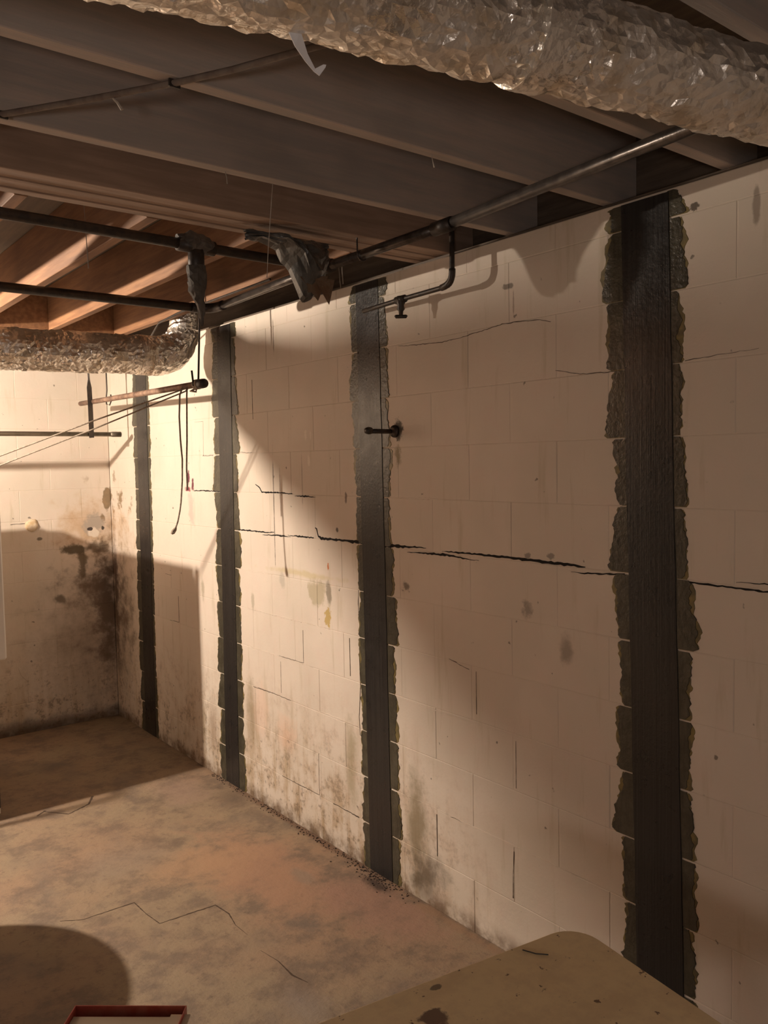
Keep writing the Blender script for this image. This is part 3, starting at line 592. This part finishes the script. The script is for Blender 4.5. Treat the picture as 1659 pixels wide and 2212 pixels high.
for (a, b) in ((.15,.08),(.15,LB_-.08),(LA-.15,.08),(LA-.15,LB_-.08)):
    obj('leg', tb([T(a,b,.722), T(a,b,.35), T(a,b,.0)], .0125, 12), M['galv'], tt, True)
obj('apron', bx((0,0,0),(1,1,1)), M['dark'], tt).data.transform(Matrix.Translation(T(LA-.06,LB_-.06,.69)) @ Matrix.Rotation(ang,4,'Z') @ Matrix.Diagonal((LA-.12,LB_-.12,.031,1)))
obj('twig', tb([T(.165,.02,.7525),T(.15,.045,.7525),T(.13,.06,.752)], .0012, 6), M['dark'], tt)

# ------------------------------------------------------------------ red and cream carton, bottom left
cx = empty('red_carton', (.58, 1.66, 0), 'red carton with a cream inner lid at the bottom left edge', 'box')
cm = Matrix.Translation((.535, 1.80, 0)) @ Matrix.Rotation(math.radians(-40), 4, 'Z')
def cart(lo, hi, bev=.0): 
    bm = bx(lo, hi, bev); bm.transform(cm); return bm
W_, D_, H_ = .245, .32, .60
obj('side_panel', cart((0,-.002,0),(W_,.0,H_)), M['red'], cx); obj('side_panel', cart((0,-D_,0),(W_,-D_+.002,H_)), M['red'], cx)
obj('end_panel', cart((0,-D_,0),(.002,0,H_)), M['red'], cx); obj('end_panel', cart((W_-.002,-D_,0),(W_,0,H_)), M['red'], cx)
obj('lid', cart((.004,-D_+.004,H_-.016),(W_-.004,-.020,H_-.012)), M['cream'], cx)
obj('lid_flap', cart((W_-.03,-D_+.004,H_-.012),(W_+.012,-.016,H_-.009)), M['cream'], cx)
bm = bmesh.new(); f = [bm.verts.new(q) for q in ((-.03,-.04,H_-.05),(0,0,H_),(0,-D_,H_),(-.03,-D_,H_-.05))]; bm.faces.new(f)
bmesh.ops.solidify(bm, geom=bm.faces[:], thickness=.002); bm.transform(cm); obj('red_flap', bm, M['red'], cx)

# ------------------------------------------------------------------ things just out of the frame that throw the shadows
fr = empty('white_refrigerator', (.7, 4.9, 0), 'tall white refrigerator whose edge shows at the left of the picture', 'refrigerator')
obj('cabinet_body', bx((.30,4.46,.02),(1.0,5.36,1.69),.006), M['fridge'], fr)
obj('upper_door', bx((.28,4.425,.815),(1.055,4.458,1.69),.008), M['fridge'], fr)
obj('lower_door', bx((.30,4.43,.06),(.995,4.458,.800),.006), M['dark'], fr)
obj('door_handle', tb([(.36,4.42,1.5),(.36,4.39,1.48),(.36,4.39,1.0),(.36,4.42,.98)], .010, 10), M['galv'], fr, True)
obj('side_cover', bx((1.0,4.465,.83),(1.052,5.34,1.688),.004), M['fridge'], fr)
rt = empty('round_table', (.2, 3.38, 0), 'round table just left of the picture casting the curved floor shadow', 'table')
obj('tabletop', tb([(.2,3.38,.725),(.2,3.38,.728),(.2,3.38,.747),(.2,3.38,.75)], [.385,.392,.392,.385], 64), M['beam'], rt)
obj('pedestal', tb([(.2,3.38,.03),(.2,3.38,.08),(.2,3.38,.68),(.2,3.38,.725)], [.06,.035,.035,.09], 20), M['iron'], rt, True)
obj('foot_plate', tb([(.2,3.38,.0),(.2,3.38,.02),(.2,3.38,.035)], [.22,.22,.06], 32), M['iron'], rt, True)
ls = empty('lamp_socket', (-.35, 4.42, 2.45), 'porcelain lamp holder on a ceiling board outside the left edge', 'lamp')
obj('mounting_board', bx((-.488,4.37,2.515),(-.087,4.47,2.535),.002), M['joist_x'], ls)
obj('holder', tb([(-.35,4.42,2.515),(-.35,4.42,2.49),(-.35,4.42,2.47),(-.35,4.42,2.41),(-.35,4.42,2.395)], [.055,.05,.03,.022,.018], 24), M['fridge'], ls, True)
ls2 = empty('fill_lamp', (-1.0, -.95, 0), 'added fill lamp on a stand behind the camera', 'lamp')  # invented lamp body around the added fill light
obj('fill_lamp_pole', tb([(-1.0,-1.10,.0),(-1.0,-1.10,1.1),(-1.0,-1.10,1.30)], .014, 12), M['iron'], ls2, True)
obj('fill_lamp_base', tb([(-1.0,-1.10,0),(-1.0,-1.10,.02)], .18, 28), M['iron'], ls2, True)
obj('fill_lamp_head', tb([(-1.0,-1.14,1.35),(-1.0,-1.10,1.35),(-1.0,-1.08,1.35)], [.05,.09,.12], 28), M['iron'], ls2, True)
